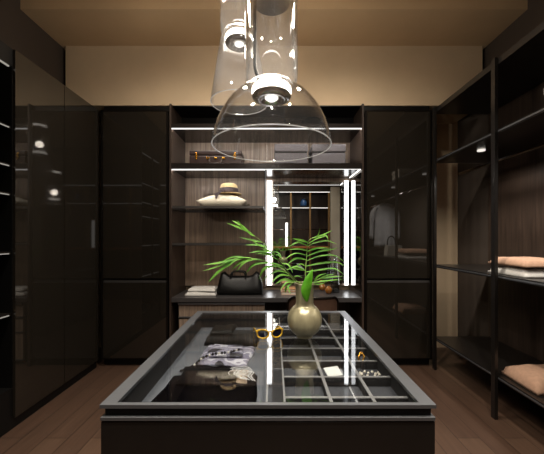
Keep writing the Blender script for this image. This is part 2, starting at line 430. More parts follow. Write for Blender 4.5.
# wall mirror with lit edges
mi = thing('wall_mirror', 'tall frameless mirror with bright vertical light strips on both edges', 'mirror', (0.43, YB - 0.012, 0.805))
MX0, MX1 = -0.008, XR - 0.03
MB().box(-0.010, 0.868, YB - 0.014, YB - 0.001, 0.83, 2.105).build('mirror_glass', 'mirror', mi)
MB().box(0.868, MX1, YB - 0.013, YB - 0.001, 0.83, 2.105).build('mirror_edge', 'black', mi)
MB().box(-0.086, -0.026, YB - 0.026, YB - 0.002, 0.81, 2.12).build('light_strip', 'led_v', mi)
MB().box(0.884, 0.930, YB - 0.026, YB - 0.014, 0.81, 2.12).build('light_strip', 'led_v', mi)
MB().box(XR - 0.029, XR - 0.0225, YF + 0.03, YB - 0.002, 0.81, 2.12).build('side_mirror', 'side_mirror', mi, label='grey side mirror')

# desk top and the furniture below
dt = MB().box(XL + 0.024, XR - 0.024, YF - 0.0, YB - 0.002, 0.70, 0.75, 0.003)
tag(dt.build('worktop', pbr('graphite_laminate', (66, 63, 63), 0.32, var=0.06, scale=30)), 'long graphite desk top running under shelves and mirror', 'desk top')
dc = thing('drawer_cabinet', 'low walnut drawer cabinet under the left half of the desk top', 'cabinet', (-0.6, 3.5, 0))
DX0, DX1 = -1.05, -0.10
MB().box(DX0, DX1, YF + 0.06, YB - 0.002, 0.02, 0.699).build('carcass', 'black', dc)
MB().box(DX0, DX1, YF + 0.012, YF + 0.058, 0.672, 0.690).build('top_trim', 'alu', dc)
z = 0.664
for k, h in enumerate((0.15, 0.16, 0.3)):
    d_ = MB().box(DX0 + 0.004, DX1 - 0.004, YF + 0.036, YF + 0.058, z - h + 0.012, z, 0.002).build('drawer', 'walnut', dc)
    MB().box(DX0 + 0.004, DX0 + 0.46, YF + 0.026, YF + 0.0355, z - h + 0.013, z - h + 0.024).build('drawer_pull', 'alu', d_)
    z -= h + 0.004

# ------------------------------------------------------------------ display island
IZ = 0.85; K = 1.1
IX0, IX1, IY0, IY1 = -0.575, 0.535, 0.988, 2.262
FW = 0.05
isl = thing('display_island', 'glass topped display island with grey metal frame and dark drawer front', 'island', (-0.02, 1.6, 0))
MB().box(IX0 + 0.012, IX1 - 0.012, IY0 + 0.03, IY1 - 0.012, 0.08, 0.68).build('body', 'walnut_dark', isl)
MB().box(IX0 + 0.05, IX1 - 0.05, IY0 + 0.07, IY1 - 0.05, 0.0, 0.08).build('plinth', 'black', isl)
MB().box(IX0 + 0.002, IX1 - 0.002, IY0 + 0.004, IY0 + 0.03, 0.44, 0.792, 0.002).build('drawer', 'anthracite', isl)
MB().box(IX0 + 0.002, IX1 - 0.002, IY0 + 0.004, IY0 + 0.03, 0.09, 0.434, 0.002).build('drawer', 'anthracite', isl)
MB().box(IX0 + 0.002, IX1 - 0.002, IY0 + 0.001, IY0 + 0.03, 0.796, 0.809, 0.002).build('lip', 'alu', isl)
# upper walls of the vitrine
v = MB(); v.box(IX0 + 0.012, IX1 - 0.012, IY0 + 0.012, IY0 + 0.04, 0.68, 0.838); v.box(IX0 + 0.012, IX1 - 0.012, IY1 - 0.04, IY1 - 0.012, 0.68, 0.838)
v.box(IX0 + 0.012, IX0 + 0.04, IY0 + 0.04, IY1 - 0.04, 0.68, 0.838); v.box(IX1 - 0.04, IX1 - 0.012, IY0 + 0.04, IY1 - 0.04, 0.68, 0.838)
v.build('vitrine_wall', 'felt_dark', isl)
# mitred frame
fr = MB()
def rail(fr, a, b, c_, d_, z0, z1):
    A = [fr.bm.verts.new((p[0], p[1], z0)) for p in (a, b, c_, d_)]; B = [fr.bm.verts.new((p[0], p[1], z1)) for p in (a, b, c_, d_)]
    fr.bm.faces.new(A[::-1]); fr.bm.faces.new(B)
    for i in range(4): fr.bm.faces.new([A[i], A[(i + 1) % 4], B[(i + 1) % 4], B[i]])
o4 = [(IX0, IY0), (IX1, IY0), (IX1, IY1), (IX0, IY1)]
fo = 0.016
i4 = [(IX0 + FW, IY0 + fo), (IX1 - FW, IY0 + fo), (IX1 - FW, IY1 - FW), (IX0 + FW, IY1 - FW)]
for k in range(4): rail(fr, o4[k], o4[(k + 1) % 4], i4[(k + 1) % 4], i4[k], 0.838, IZ)
fr.build('frame', 'alu', isl)
MB().box(IX0 + FW + 0.0005, IX1 - FW - 0.0005, IY0 + fo + 0.0005, IY1 - FW - 0.0005, 0.841, 0.8495).build('glass_top', 'glass_top', isl)
# left tray and right divided tray
TX0, TX1 = IX0 + 0.04, IX1 - 0.04
TY0, TY1 = IY0 + 0.04, IY1 - 0.04
CX0, CX1 = -0.030, 0.042
MB().box(TX0, CX0, TY0, TY1, 0.70, 0.738).build('tray', 'felt', isl, label='grey felt lined open tray')
cb = MB().box(CX0, CX1, TY0, TY1, 0.70, 0.806).build('centre_bar', 'felt_dark', isl)
MB().box(CX0, CX0 + 0.007, TY0, TY1, 0.8065, 0.811).box(CX1 - 0.007, CX1, TY0, TY1, 0.8065, 0.811).build('bar_edge', 'edge', cb)
rt = MB().box(CX1, TX1, TY0, TY1, 0.70, 0.770).build('tray', 'felt_mid', isl, label='felt lined tray split into small cells')
cols = [0.207, 0.364]; rows = [1.113, 1.278, 1.443, 1.608, 1.773, 1.938]
for x in cols:
    q = MB().box(x - 0.006, x + 0.006, TY0, TY1, 0.7705, 0.806).build('divider', 'felt_dark', rt)
    MB().box(x - 0.006, x + 0.006, TY0, TY1, 0.8063, 0.810).build('divider_edge', 'edge', q)
xs = [CX1] + cols + [TX1]
for y in rows:
    for i in range(3):
        a = xs[i] + (0.0065 if i else 0.0005); e = xs[i + 1] - (0.0065 if i < 2 else 0.0005)
        q = MB().box(a, e, y - 0.006, y + 0.006, 0.7705, 0.806).build('divider', 'felt_dark', rt)
        MB().box(a, e, y - 0.006, y + 0.006, 0.8063, 0.810).build('divider_edge', 'edge', q)
TF = 0.7385   # floor of the left tray
RF = 0.7705   # floor of the right tray

# ------------------------------------------------------------------ pendants
def ring_module(t, cx, cy, z, r):
    """glowing diffuser ring with a chrome dish and a small lit lens beneath"""
    MB().lathe([(r * 0.3, 0.034), (r * 0.9, 0.036), (r * 0.98, 0.026), (r, 0.004), (r * 0.96, 0.0), (r * 0.3, 0.0)], (cx, cy, z), 48, close=True).build('diffuser_ring', 'ring', t, smooth=False)
    d = MB().lathe([(0.0, -0.001), (r * 0.97, -0.001), (r * 1.0, -0.008), (r * 0.94, -0.018), (r * 0.72, -0.026), (r * 0.5, -0.022), (r * 0.42, -0.014), (0, -0.012)], (cx, cy, z), 48).build('reflector', 'chrome', t, smooth=True)
    MB().lathe([(0.0, -0.030), (r * 0.2, -0.027), (r * 0.33, -0.018), (r * 0.33, -0.0145), (0, -0.0145)], (cx, cy, z), 32).build('lens', 'lens', d, smooth=True)

def round_prof(prof, n=6):
    return [(p.x, p.y) for p in bez([Vector((r, z, 0)) for r, z in prof], n)]

def pendant(label, cx, cy, zring, shade, cyl_r, zcyl_top, cable_side, cable=True, ztop=3.64, glass='lamp_glass'):
    t = thing('pendant_lamp', label, 'pendant lamp', (cx, cy, shade[-1][1]), 'blown glass pendants over the island')
    o = MB().lathe(round_prof(shade), (cx, cy, 0), 72).build('glass_shade', glass, t, smooth=True, solid=0.004)
    rim = shade[-1]
    MB().tube([(cx + rim[0] * math.cos(a * PI / 36), cy + rim[0] * math.sin(a * PI / 36), rim[1]) for a in range(72)], 0.0024, 8, closed=True).build('shade_rim', 'glass_rim', o, smooth=True)
    ring_module(t, cx, cy, zring, cyl_r * 0.76)
    zn = shade[0][1] + 0.004
    pc = [(cyl_r * 0.80, zn), (cyl_r * 0.92, zn + 0.006), (cyl_r * 0.98, zn + 0.022), (cyl_r, zn + 0.05), (cyl_r, zcyl_top)]
    MB().lathe(pc, (cx, cy, 0), 64).build('glass_cylinder', 'lamp_glass', t, smooth=True, solid=0.004)
    pl_ = bpy.data.lights.new('pendant_light', 'SPOT'); pl_.energy = 14; pl_.spot_size = 2.7; pl_.spot_blend = 1.0; pl_.shadow_soft_size = 0.04; pl_.color = (1.0, 0.93, 0.83)
    po = bpy.data.objects.new('lamp_light', pl_); COL.objects.link(po); po.parent = t; po.location = (0, 0, zring - 0.05 - t.location.z)
    p2 = bpy.data.lights.new('pendant_glow', 'POINT'); p2.energy = 11.5; p2.shadow_soft_size = 0.05; p2.color = (1.0, 0.90, 0.76)
    q2 = bpy.data.objects.new('ring_light', p2); COL.objects.link(q2); q2.parent = t; q2.location = (0, 0, zn + 0.10 - t.location.z)
    # upper module: dark disc with a light ring, then another glass cylinder
    zu = zcyl_top - 0.015
    MB().lathe([(0, zu + 0.05), (cyl_r * 0.7, zu + 0.05), (cyl_r * 0.74, zu + 0.03), (cyl_r * 0.72, zu), (cyl_r * 0.55, zu - 0.012), (cyl_r * 0.3, zu - 0.015), (0, zu - 0.015)], (cx, cy, 0), 40).build('upper_disc', 'cable', t, smooth=True)
    MB().lathe([(cyl_r * 0.25, zu + 0.052), (cyl_r * 0.78, zu + 0.052), (cyl_r * 0.78, zu + 0.085), (cyl_r * 0.25, zu + 0.085)], (cx, cy, 0), 40, close=True).build('upper_ring', 'ring', t)
    MB().lathe([(cyl_r, zcyl_top + 0.004), (cyl_r, zcyl_top + 0.38)], (cx, cy, 0), 64).build('upper_cylinder', 'lamp_glass', t, smooth=True, solid=0.004)
    MB().lathe([(0, 0), (cyl_r * 0.5, 0), (cyl_r * 0.5, 0.02), (0.012, 0.03), (0, 0.03)], (cx, cy, zcyl_top + 0.385), 32).build('top_cap', 'bronze_dark', t, smooth=False)
    MB().tube([(cx, cy, zcyl_top + 0.41), (cx, cy, ztop - 0.03)], 0.004, 8).build('cable', 'cable', t)
    MB().lathe([(0, 0), (0.06, 0), (0.06, -0.03), (0, -0.03)], (cx, cy, ztop), 32).build('ceiling_rose', 'bronze_dark', t)
    if cable:
        s = cable_side
        pts = bez([(cx + s * cyl_r * 0.45, cy - 0.05, zu + 0.004), (cx + s * cyl_r * 0.58, cy - 0.05, zu - 0.02), (cx + s * cyl_r * 0.62, cy - 0.05, zu - 0.06),
                   (cx + s * cyl_r * 0.62, cy - 0.05, zn + 0.12), (cx + s * cyl_r * 0.62, cy - 0.05, zn + 0.06), (cx + s * cyl_r * 0.54, cy - 0.05, zn + 0.025), (cx + s * cyl_r * 0.4, cy - 0.05, zn + 0.004)], 6)
        MB().tube(pts, 0.0075, 10).build('flex', 'cable', t, smooth=True)
    return t
pendant('clear glass pendant with wide domed shade hanging nearest over the island', -0.011, 1.35, 2.045,
        [(0.1, 2.080), (0.114, 2.066), (0.158, 2.033), (0.202, 1.982), (0.235, 1.922), (0.254, 1.868), (0.264, 1.812)], 0.116, 2.475, -1)
pendant('clear glass pendant with tapered bell shade hanging behind the domed one', -0.226, 1.95, 2.675,
        [(0.098, 2.722), (0.112, 2.70), (0.126, 2.64), (0.148, 2.50), (0.172, 2.35), (0.182, 2.275)], 0.120, 3.05, 1, glass='glow_haze_glass')

# ceiling downlights; the three near the camera are unseen, added for fill
def downlight(x, y, label, power, size=1.9):
    t = thing('ceiling_downlight', label, 'downlight', (x, y, CEIL + 0.12), 'recessed ceiling downlights')
    z = CEIL + 0.12
    MB().lathe([(0.045, -0.001), (0.06, -0.001), (0.06, -0.008), (0.045, -0.008)], (x, y, z), 28, close=True).build('trim_ring', 'bronze_dark', t)
    MB().lathe([(0, -0.002), (0.044, -0.002), (0.044, -0.004), (0, -0.004)], (x, y, z), 28).build('lens', 'downlight', t)
    ld = bpy.data.lights.new('downlight', 'SPOT'); ld.energy = power; ld.spot_size = size; ld.spot_blend = 1.0; ld.shadow_soft_size = 0.05
    ld.color = (1.0, 0.91, 0.79)
    lo = bpy.data.objects.new('downlight_lamp', ld); COL.objects.link(lo); lo.parent = t; lo.location = (0, 0, -0.03)
for x, y, l_ in ((-0.9, 0.5, 'unseen fill downlight added over the left aisle near the camera'), (0.85, 0.5, 'unseen fill downlight added over the right aisle near the camera'),
                 (-0.78, 2.2, 'recessed ceiling downlight over the left aisle by the rear wall unit'), (0.78, 2.2, 'recessed ceiling downlight over the right aisle by the rear wall unit')):
    downlight(x, y, l_, SPOT * 1.1 if y < 1 else SPOT * 0.5, 1.9 if y < 1 else 2.7)
downlight(0.0, -0.05, 'unseen fill downlight added above the near end of the island', SPOT)  # added fill lamp, out of view

# ------------------------------------------------------------------ vase, palm and sunglasses on the glass
VD = 1.667; VX = (304.6 - 274) * VD / F; VZ = IZ + 0.0006
sp = [(0.0955 * math.cos(math.radians(q)), 0.0965 + 0.0955 * math.sin(math.radians(q))) for q in (-62, -50, -35, -20, -5, 10, 25, 38, 48, 55)]
vp = [(0.0, 0.004), (0.036, 0.004), (0.040, 0.0), (0.044, 0.004)] + sp + [(0.0495, 0.186), (0.0485, 0.200), (0.0490, 0.235), (0.0510, 0.270), (0.0545, 0.300)]
vi = [(0.0515, 0.300), (0.0475, 0.265), (0.0450, 0.230), (0.0445, 0.195), (0.060, 0.165), (0.085, 0.11), (0.08, 0.06), (0.04, 0.02), (0.0, 0.014)]
vm = MB().lathe(round_prof(vp, 4) + round_prof(vi, 3), (VX, VD, VZ), 64)
tag(vm.build('vase', 'vase', smooth=True), 'olive bronze ceramic vase with round belly standing on the glass island top', 'vase')

def strip(mb, pts, widths, nrm, fold=0.25):
    """narrow leaf blade along pts, folded along its midrib"""
    rows = []
    for i, p in enumerate(pts):
        t = (pts[min(i + 1, len(pts) - 1)] - pts[max(i - 1, 0)]).normalized()
        s = t.cross(nrm)
        if s.length < 1e-5: s = t.orthogonal()
        s.normalize(); u = s.cross(t).normalized(); wd = widths[i]
        rows.append([mb.bm.verts.new(p + s * wd + u * wd * fold), mb.bm.verts.new(p), mb.bm.verts.new(p - s * wd + u * wd * fold)])
    for a, b in zip(rows, rows[1:]):
        mb.bm.faces.new([a[0], a[1], b[1], b[0]]); mb.bm.faces.new([a[1], a[2], b[2], b[1]])

def LP(x, y): return (200 + x / 6.053, 215 + y / 6.053)
def RP(x, y): return (265 + x / 5.341, 220 + y / 5.341)

def frond(label, rachis, leaflets, facing, tipd):
    """rachis: (px, py, depth) points; leaflets: ([(px, py) from the rachis outwards], half width)"""
    path = bez([P(*p) for p in rachis], 10); m = len(path)
    t = thing('palm_frond', label, 'palm frond', path[0], 'palm fronds in the vase')
    MB().tube(path, [0.0036 * (1 - 0.75 * i / m) for i in range(m)], 7).build('stem', 'stem', t, smooth=True)
    mb = MB()
    for pts, hw_ in leaflets:
        # root of the leaflet: nearest point of the stem as seen
        best = min(path, key=lambda q: (274 + q.x * F / q.y - pts[0][0]) ** 2 + (238 - (q.z - EYE) * F / q.y - pts[0][1]) ** 2)
        d0 = best.y; dd = tipd + random.uniform(-0.035, 0.035); n = len(pts)
        q = [best] + [P(p[0], p[1], d0 + dd * (i + 1) / (n - 1)) for i, p in enumerate(pts[1:])]
        q = bez(q, 6 if n < 4 else 4)
        wd = []
        for i in range(len(q)):
            u = i / (len(q) - 1)
            wd.append(hw_ * max(0.04, (min(1, 0.35 + 2.2 * u) * (1 - max(0, (u - 0.45) / 0.55) ** 1.7))))
        nr = Vector(facing) + Vector((random.uniform(-.35, .35), random.uniform(-.25, .25), random.uniform(-.3, .3)))
        strip(mb, q, wd, nr.normalized(), 0.3)
    mb.build('leaflets', 'leaf', t, smooth=True)
    return t

def Ls(*a): return [LP(*p) for p in a]
def Rs(*a): return [RP(*p) for p in a]
frond('long palm frond rising to the upper left of the vase',
      [(305.5, 310, 1.667), (303.5, 288, 1.662), RP(178, 335) + (1.645,), RP(130, 285) + (1.62,), RP(85, 225) + (1.60,), RP(40, 165) + (1.58,), LP(393, 178) + (1.565,), LP(310, 110) + (1.54,), LP(268, 76) + (1.53,)],
      [(Ls((310, 110), (265, 85), (225, 28)), .0065), (Ls((290, 94), (240, 58), (192, 33)), .0065), (Ls((296, 100), (235, 76), (162, 47)), .0065), (Ls((330, 128), (300, 110), (262, 70)), .006),
       (Ls((378, 168), (310, 152), (232, 133)), .0065), (Ls((400, 190), (335, 182), (268, 182)), .0068), (Ls((420, 205), (360, 185), (300, 140)), .005),
       (Ls((430, 230), (365, 219), (294, 230)), .0068), (Ls((450, 250), (395, 232), (335, 236)), .006),
       (Rs((55, 190), (10, 160), (-30, 150)), .006), (Rs((75, 220), (20, 188), (-28, 190)), .006),
       (Rs((100, 250), (40, 232), (-5, 232)), .006), (Rs((112, 262), (50, 246), (-2, 268)), .0062), (Rs((130, 285), (65, 272), (0, 312)), .0062), (Rs((142, 300), (80, 296), (22, 348)), .006),
       (Rs((60, 190), (75, 190), (98, 222)), .005), (Rs((118, 268), (165, 250), (216, 268)), .0065), (Rs((90, 230), (125, 240), (150, 285)), .005), (Rs((150, 310), (175, 300), (200, 310)), .005), (Rs((45, 170), (70, 175), (92, 200)), .004)],
      (0.1, -0.75, 0.7), -0.03)
frond('palm frond arching low to the left above the black bag',
      [(305, 310, 1.665), (302.5, 286, 1.655), RP(160, 328) + (1.645,), RP(105, 270) + (1.64,), RP(41, 240) + (1.64,), LP(380, 274) + (1.645,), LP(300, 262) + (1.65,), LP(225, 262) + (1.655,)],
      [(Ls((240, 262), (130, 288), (20, 303)), .0085), (Ls((225, 266), (110, 312), (14, 340)), .0075), (Ls((228, 266), (120, 340), (50, 408)), .0125), (Ls((300, 264), (205, 254), (128, 284)), .006),
       (Ls((300, 262), (240, 292), (188, 332)), .008), (Ls((350, 270), (275, 284), (222, 340)), .0075), (Ls((410, 285), (325, 302), (278, 352)), .009), (Ls((330, 266), (260, 258), (190, 268)), .006),
       (Ls((445, 300), (388, 325), (358, 386)), .008), (Rs((60, 248), (20, 290), (-22, 330)), .006), (Ls((380, 275), (320, 268), (262, 280)), .006), (Ls((268, 260), (215, 275), (160, 322)), .007)],
      (0.05, -0.6, 0.8), 0.01)
frond('upright palm frond in the middle of the vase before the mirror',
      [(306, 310, 1.672), (305.3, 288, 1.683), RP(216, 270) + (1.70,), RP(222, 200) + (1.71,), RP(225, 150) + (1.71,), RP(235, 108) + (1.70,), RP(285, 82) + (1.69,)],
      [(Rs((229, 118), (190, 108), (145, 99)), .0068), (Rs((226, 136), (175, 120), (122, 146)), .006), (Rs((224, 163), (180, 154), (122, 160)), .0055), (Rs((222, 187), (160, 180), (98, 216)), .0062),
       (Rs((220, 213), (165, 205), (112, 242)), .006), (Rs((217, 246), (192, 236), (162, 246)), .0055), (Rs((216, 268), (175, 262), (128, 252)), .0055),
       (Rs((250, 98), (310, 80), (362, 54)), .0068), (Rs((270, 88), (285, 78), (292, 45)), .003), (Rs((300, 78), (325, 84), (336, 106)), .005), (Rs((230, 128), (280, 100), (335, 84)), .006),
       (Rs((228, 142), (275, 120), (335, 112), (388, 132)), .0058), (Rs((226, 167), (280, 150), (350, 150)), .0055), (Rs((225, 192), (290, 168), (345, 160), (392, 148)), .0058),
       (Rs((224, 216), (290, 194), (370, 190), (428, 226)), .006), (Rs((222, 250), (290, 232), (380, 225), (430, 248)), .006), (Rs((219, 282), (300, 266), (372, 260), (422, 292)), .006)],
      (0.02, -0.8, 0.55), -0.05)
frond('short palm frond spreading to the right of the vase',
      [(307, 310, 1.668), (307.5, 287, 1.66), RP(250, 340) + (1.64,), RP(275, 322) + (1.62,), RP(330, 303) + (1.59,), RP(385, 298) + (1.57,)],
      [(Rs((255, 338), (320, 326), (425, 316)), .0062), (Rs((262, 330), (320, 300), (375, 288)), .006), (Rs((290, 315), (350, 306), (418, 300)), .006), (Rs((252, 342), (290, 345), (330, 330)), .0055), (Rs((258, 334), (285, 300), (330, 284)), .005)],
      (-0.1, -0.65, 0.75), -0.03)
frond('small drooping palm frond over the left lip of the vase',
      [(304.5, 310, 1.664), (302.5, 285, 1.652), RP(172, 330) + (1.62,), RP(145, 338) + (1.59,), RP(122, 355) + (1.575,)],
      [(Rs((150, 336), (115, 336), (78, 378)), .0062), (Rs((140, 340), (122, 358), (138, 398)), .006), (Rs((160, 332), (100, 318), (50, 345)), .006), (Rs((125, 352), (112, 366), (108, 390)), .0055)],
      (0.0, -0.8, 0.6), -0.02)
lt = thing('broad_leaf', 'single broad bright green leaf at the front of the vase mouth', 'leaf', P(306, 300, 1.60))
lf = MB()
lp = bez([P(307, 302, 1.603), P(305.5, 291, 1.596), P(308, 281, 1.60), P(312.4, 269.5, 1.61)], 6)
strip(lf, lp, [0.0275 * max(0.03, math.sin(PI * (i / (len(lp) - 1)) ** 0.85)) ** 0.8 for i in range(len(lp))], Vector((0.25, -1, 0.2)), 0.25)
lf.build('blade', 'leaf_broad', lt, smooth=True, solid=0.0008)
MB().tube(bez([P(306, 288, 1.601), P(306, 282, 1.607), P(305.8, 280.5, 1.625), P(305.5, 288, 1.645), P(305.5, 306, 1.655)], 6), 0.0022, 7).build('leaf_stalk', 'stem', lt, smooth=True)

# sunglasses
def sunglasses(cx, cy, z, rot):
    t = thing('sunglasses', 'yellow tortoiseshell cat eye sunglasses with dark lenses left of the vase', 'sunglasses', (cx, cy, z))
    t.rotation_euler = (0, 0, rot)
    def eye(s):
        out = []
        for k in range(28):
            a = 2 * PI * k / 28
            x = 0.031 * math.cos(a) + s * 0.0; zz = 0.0235 * math.sin(a)
            if math.sin(a) > 0: zz += 0.010 * max(0, s * math.cos(a)) ** 2
            out.append(Vector((s * 0.039 + x, 0.004 * (abs(x + s * 0.039) / 0.07) ** 2 * 4, 0.0285 + zz)))
        return out
    f = MB()
    for s in (-1, 1): f.tube(eye(s), 0.0046, 8, closed=True)
    f.tube(bez([(-0.011, 0, 0.038), (0, -0.002, 0.042), (0.011, 0, 0.038)], 5), 0.004, 8)
    for s in (-1, 1): f.box(s * 0.0715 - 0.005, s * 0.0715 + 0.005, 0.010, 0.024, 0.036, 0.048, 0.002)
    f.build('rim', 'frame_yellow', t, smooth=True, local=True)
    for s in (-1, 1):
        l_ = MB(); e = eye(s); c0 = sum(e, Vector()) / len(e)
        e2 = [c0 + (p - c0) * 0.93 for p in e]
        A = [l_.bm.verts.new(p) for p in e2]; B = [l_.bm.verts.new(p + Vector((0, 0.0018, 0))) for p in e2]
        l_.bm.faces.new(A); l_.bm.faces.new(B[::-1])
        for i in range(len(A)): l_.bm.faces.new([A[i], B[i], B[(i + 1) % len(A)], A[(i + 1) % len(A)]])
        l_.build('lens', 'lens_dark', t, local=True)
    for s in (-1, 1):
        MB().tube(bez([(s * 0.0725, 0.024, 0.042), (s * 0.073, 0.075, 0.040), (s * 0.07, 0.115, 0.030), (s * 0.066, 0.14, 0.006)], 5), 0.0032, 8, flat=1.6).build('temple', 'frame_yellow', t, smooth=True, local=True)
sunglasses(-0.02, 1.63, IZ + 0.0008, 0.25)

# ------------------------------------------------------------------ clothes and jewellery in the left tray
g = thing('folded_garment', 'black folded top with beige lace panel at the front of the felt tray', 'clothing', (-0.30, 1.25, TF))
MB().pad(-0.475, -0.085, 1.10, 1.42, TF + 0.0005, 0.030, 34, 26, 0.010, 12, 0.35, 2.0, 0.03).build('cloth', 'cloth_black', g, smooth=True)
MB().pad(-0.43, -0.20, 1.28, 1.44, TF + 0.034, 0.018, 26, 14, 0.008, 16, 0.4, 5.0, 0.03).build('sleeve', 'cloth_black', g, smooth=True)
MB().pad(-0.285, -0.125, 1.30, 1.42, TF + 0.031, 0.012, 20, 14, 0.006, 18, 0.4, 7.0, 0.02).build('lace_panel', 'beige_lace', g, smooth=True, label='beige lace panel')
MB().pad(-0.235, -0.165, 1.235, 1.37, TF + 0.048, 0.010, 12, 14, 0.006, 18, 0.4, 9.0, 0.02).build('collar', 'cloth_black', g, smooth=True)
st = MB()
for k in range(9):
    x0 = -0.205 + 0.012 * k + random.uniform(-.004, .004); y0 = 1.405 - 0.004 * k
    st.tube(bez([(x0, y0, TF + 0.050), (x0 + 0.02, y0 - 0.03, TF + 0.060), (x0 + 0.012 * math.sin(k), y0 - 0.06, TF + 0.056), (x0 + 0.03, y0 - 0.09, TF + 0.050)], 5), 0.0022, 6, flat=0.5)
for k in range(7):
    y0 = 1.40 - 0.014 * k
    st.tube(bez([(-0.20 + 0.006 * k, y0, TF + 0.054), (-0.165, y0 - 0.012 + 0.01 * math.cos(k), TF + 0.061), (-0.125, y0 + 0.004, TF + 0.058), (-0.10, y0 - 0.012, TF + 0.050)], 5), 0.0022, 6, flat=0.5)
st.build('lace_strap', 'white_lace', g, smooth=True, label='white lace straps')

g = thing('silk_scarf', 'folded lilac and white printed silk scarf in the middle of the tray', 'scarf', (-0.25, 1.68, TF))
MB().pad(-0.40, -0.125, 1.545, 1.80, TF + 0.0005, 0.020, 26, 20, 0.006, 12, 0.35, 3.3, 0.035).build('cloth', 'scarf', g, smooth=True)
MB().pad(-0.36, -0.18, 1.62, 1.78, TF + 0.023, 0.010, 20, 14, 0.006, 14, 0.4, 6.3, 0.03).build('fold', 'scarf', g, smooth=True)
g = thing('folded_pouch', 'dark brown folded silk blouse at the back of the felt tray', 'clothing', (-0.25, 1.95, TF))
MB().pad(-0.43, -0.10, 1.83, 2.04, TF + 0.0005, 0.066, 26, 18, 0.012, 10, 0.3, 1.3, 0.02).build('cloth', 'cloth_brown', g, smooth=True)
MB().pad(-0.40, -0.25, 1.86, 2.02, TF + 0.068, 0.014, 16, 12, 0.010, 14, 0.3, 4.3, 0.02).build('fold', 'cloth_brown', g, smooth=True)
# bead necklace
nk = thing('bead_necklace', 'black and white bead necklace trailing over the scarf edge', 'necklace', (-0.42, 1.5, TF))
npth = bez([(-0.465, 1.455, TF + 0.012), (-0.44, 1.48, TF + 0.012), (-0.405, 1.53, TF + 0.014), (-0.37, 1.575, TF + 0.034), (-0.31, 1.60, TF + 0.045), (-0.25, 1.61, TF + 0.047), (-0.21, 1.64, TF + 0.047), (-0.19, 1.66, TF + 0.046)], 12)
MB().tube(npth, 0.0012, 5).build('string', 'cable', nk)
acc = 0; last = npth[0]; kk = 0
for p in npth[1:]:
    acc += (p - last).length; last = p
    if acc > 0.0145:
        acc = 0; kk += 1
        MB().ball(p, 0.0075 if kk % 3 else 0.0062, 10, 7).build('bead', 'blackbead' if kk % 3 else 'pearl', nk, smooth=True, label=None if kk % 3 else 'white bead')
sl = MB().box(-0.478, -0.466, 1.20, 1.32, TF + 0.0005, TF + 0.006, 0.002)
tag(sl.build('tie_bar', 'bronze'), 'slim bronze bar lying along the left edge of the felt tray', 'jewellery')

# right tray
cm = Matrix.Translation((0.268, 1.365, RF + 0.021)) @ Matrix.Rotation(0.3, 4, 'Z') @ Matrix.Rotation(0.42, 4, 'X')
card = MB().box(-0.036, 0.036, -0.026, 0.026, -0.001, 0.003, 0.001).xf(cm)
tag(card.build('name_card', 'card'), 'white folded card propped in a middle cell of the divided tray', 'card')
nk = thing('pearl_bracelet', 'cream pearl bracelet heaped in a cell at the right side of the divided tray', 'bracelet', (0.43, 1.36, RF))
for k in range(16):
    a = 2 * PI * k / 16
    MB().ball((0.435 + 0.044 * math.cos(a), 1.362 + 0.022 * math.sin(a), RF + 0.0064 + 0.007 * (k % 2)), 0.0060, 10, 7).build('pearl', 'pearl', nk, smooth=True)
pb = MB().tube(bez([(0.44, 1.50, RF + 0.004), (0.455, 1.515, RF + 0.03), (0.445, 1.53, RF + 0.045), (0.43, 1.52, RF + 0.03), (0.425, 1.505, RF + 0.004)], 6), 0.005, 8)
tag(pb.build('gold_cuff', 'gold', smooth=True), 'small gold cuff standing in the cell behind the pearl bracelet', 'jewellery')

# ------------------------------------------------------------------ on the desk
DZ = 0.7506
g = thing('folded_throws', 'two pale grey folded knits at the left end of the desk top', 'folded clothes', (-0.84, 3.48, DZ)) if False else None
for k, (z0, h, x0, x1, lab) in enumerate(((DZ, 0.040, -1.0, -0.655, 'pale grey folded knit at the bottom of the pair beside the black bag'), (DZ + 0.046, 0.032, -0.97, -0.665, 'pale grey folded knit on top of the pair beside the black bag'))):
    tag(MB().pad(x0, x1, 3.36 + 0.015 * k, 3.62, z0, h, 24, 14, 0.005, 10, 0.3, 2.2 + k, 0.015).build('folded_knit', 'cloth_grey', smooth=True), lab, 'folded clothes', 'folded knits on the desk')

bag = thing('handbag', 'black leather handbag with two short handles standing on the desk top', 'bag', (-0.39, 3.5, DZ))
# body: rounded trapezoid cross section lofted along x
bm_ = MB(); rings = []
nseg = 24
for i in range(13):
    u = i / 12; x = -0.655 + u * 0.525
    endf = max(0.0, abs(u - 0.5) * 2)
    hh = 0.205 + 0.060 * math.exp(-((endf - 0.88) / 0.2) ** 2)
    ww = 0.125 * (1 - 0.10 * endf ** 6)
    ring = []
    for k in range(nseg):
        a = 2 * PI * k / nseg; ca, sa = math.cos(a), math.sin(a)
        sy = abs(ca) ** 0.55 * (1 if ca > 0 else -1); sz = abs(sa) ** 0.55 * (1 if sa > 0 else -1)
        zz = (sz + 1) / 2
        taper = 1 - 0.62 * zz ** 1.3
        xin = (-0.390 - x) * 0.17 * zz ** 1.2
        wr = 0.006 * noise.noise((x * 16, a * 2, 3.3))
        ring.append(bm_.bm.verts.new((x + xin, 3.50 + sy * (ww * taper + wr), DZ + zz * hh + wr * 0.5 * zz)))
    rings.append(ring)
for A, B in zip(rings, rings[1:]):
    for k in range(nseg): bm_.bm.faces.new([A[k], A[(k + 1) % nseg], B[(k + 1) % nseg], B[k]])
bm_.bm.faces.new(rings[0][::-1]); bm_.bm.faces.new(rings[-1])
bm_.build('body', 'leather_black', bag, smooth=True)
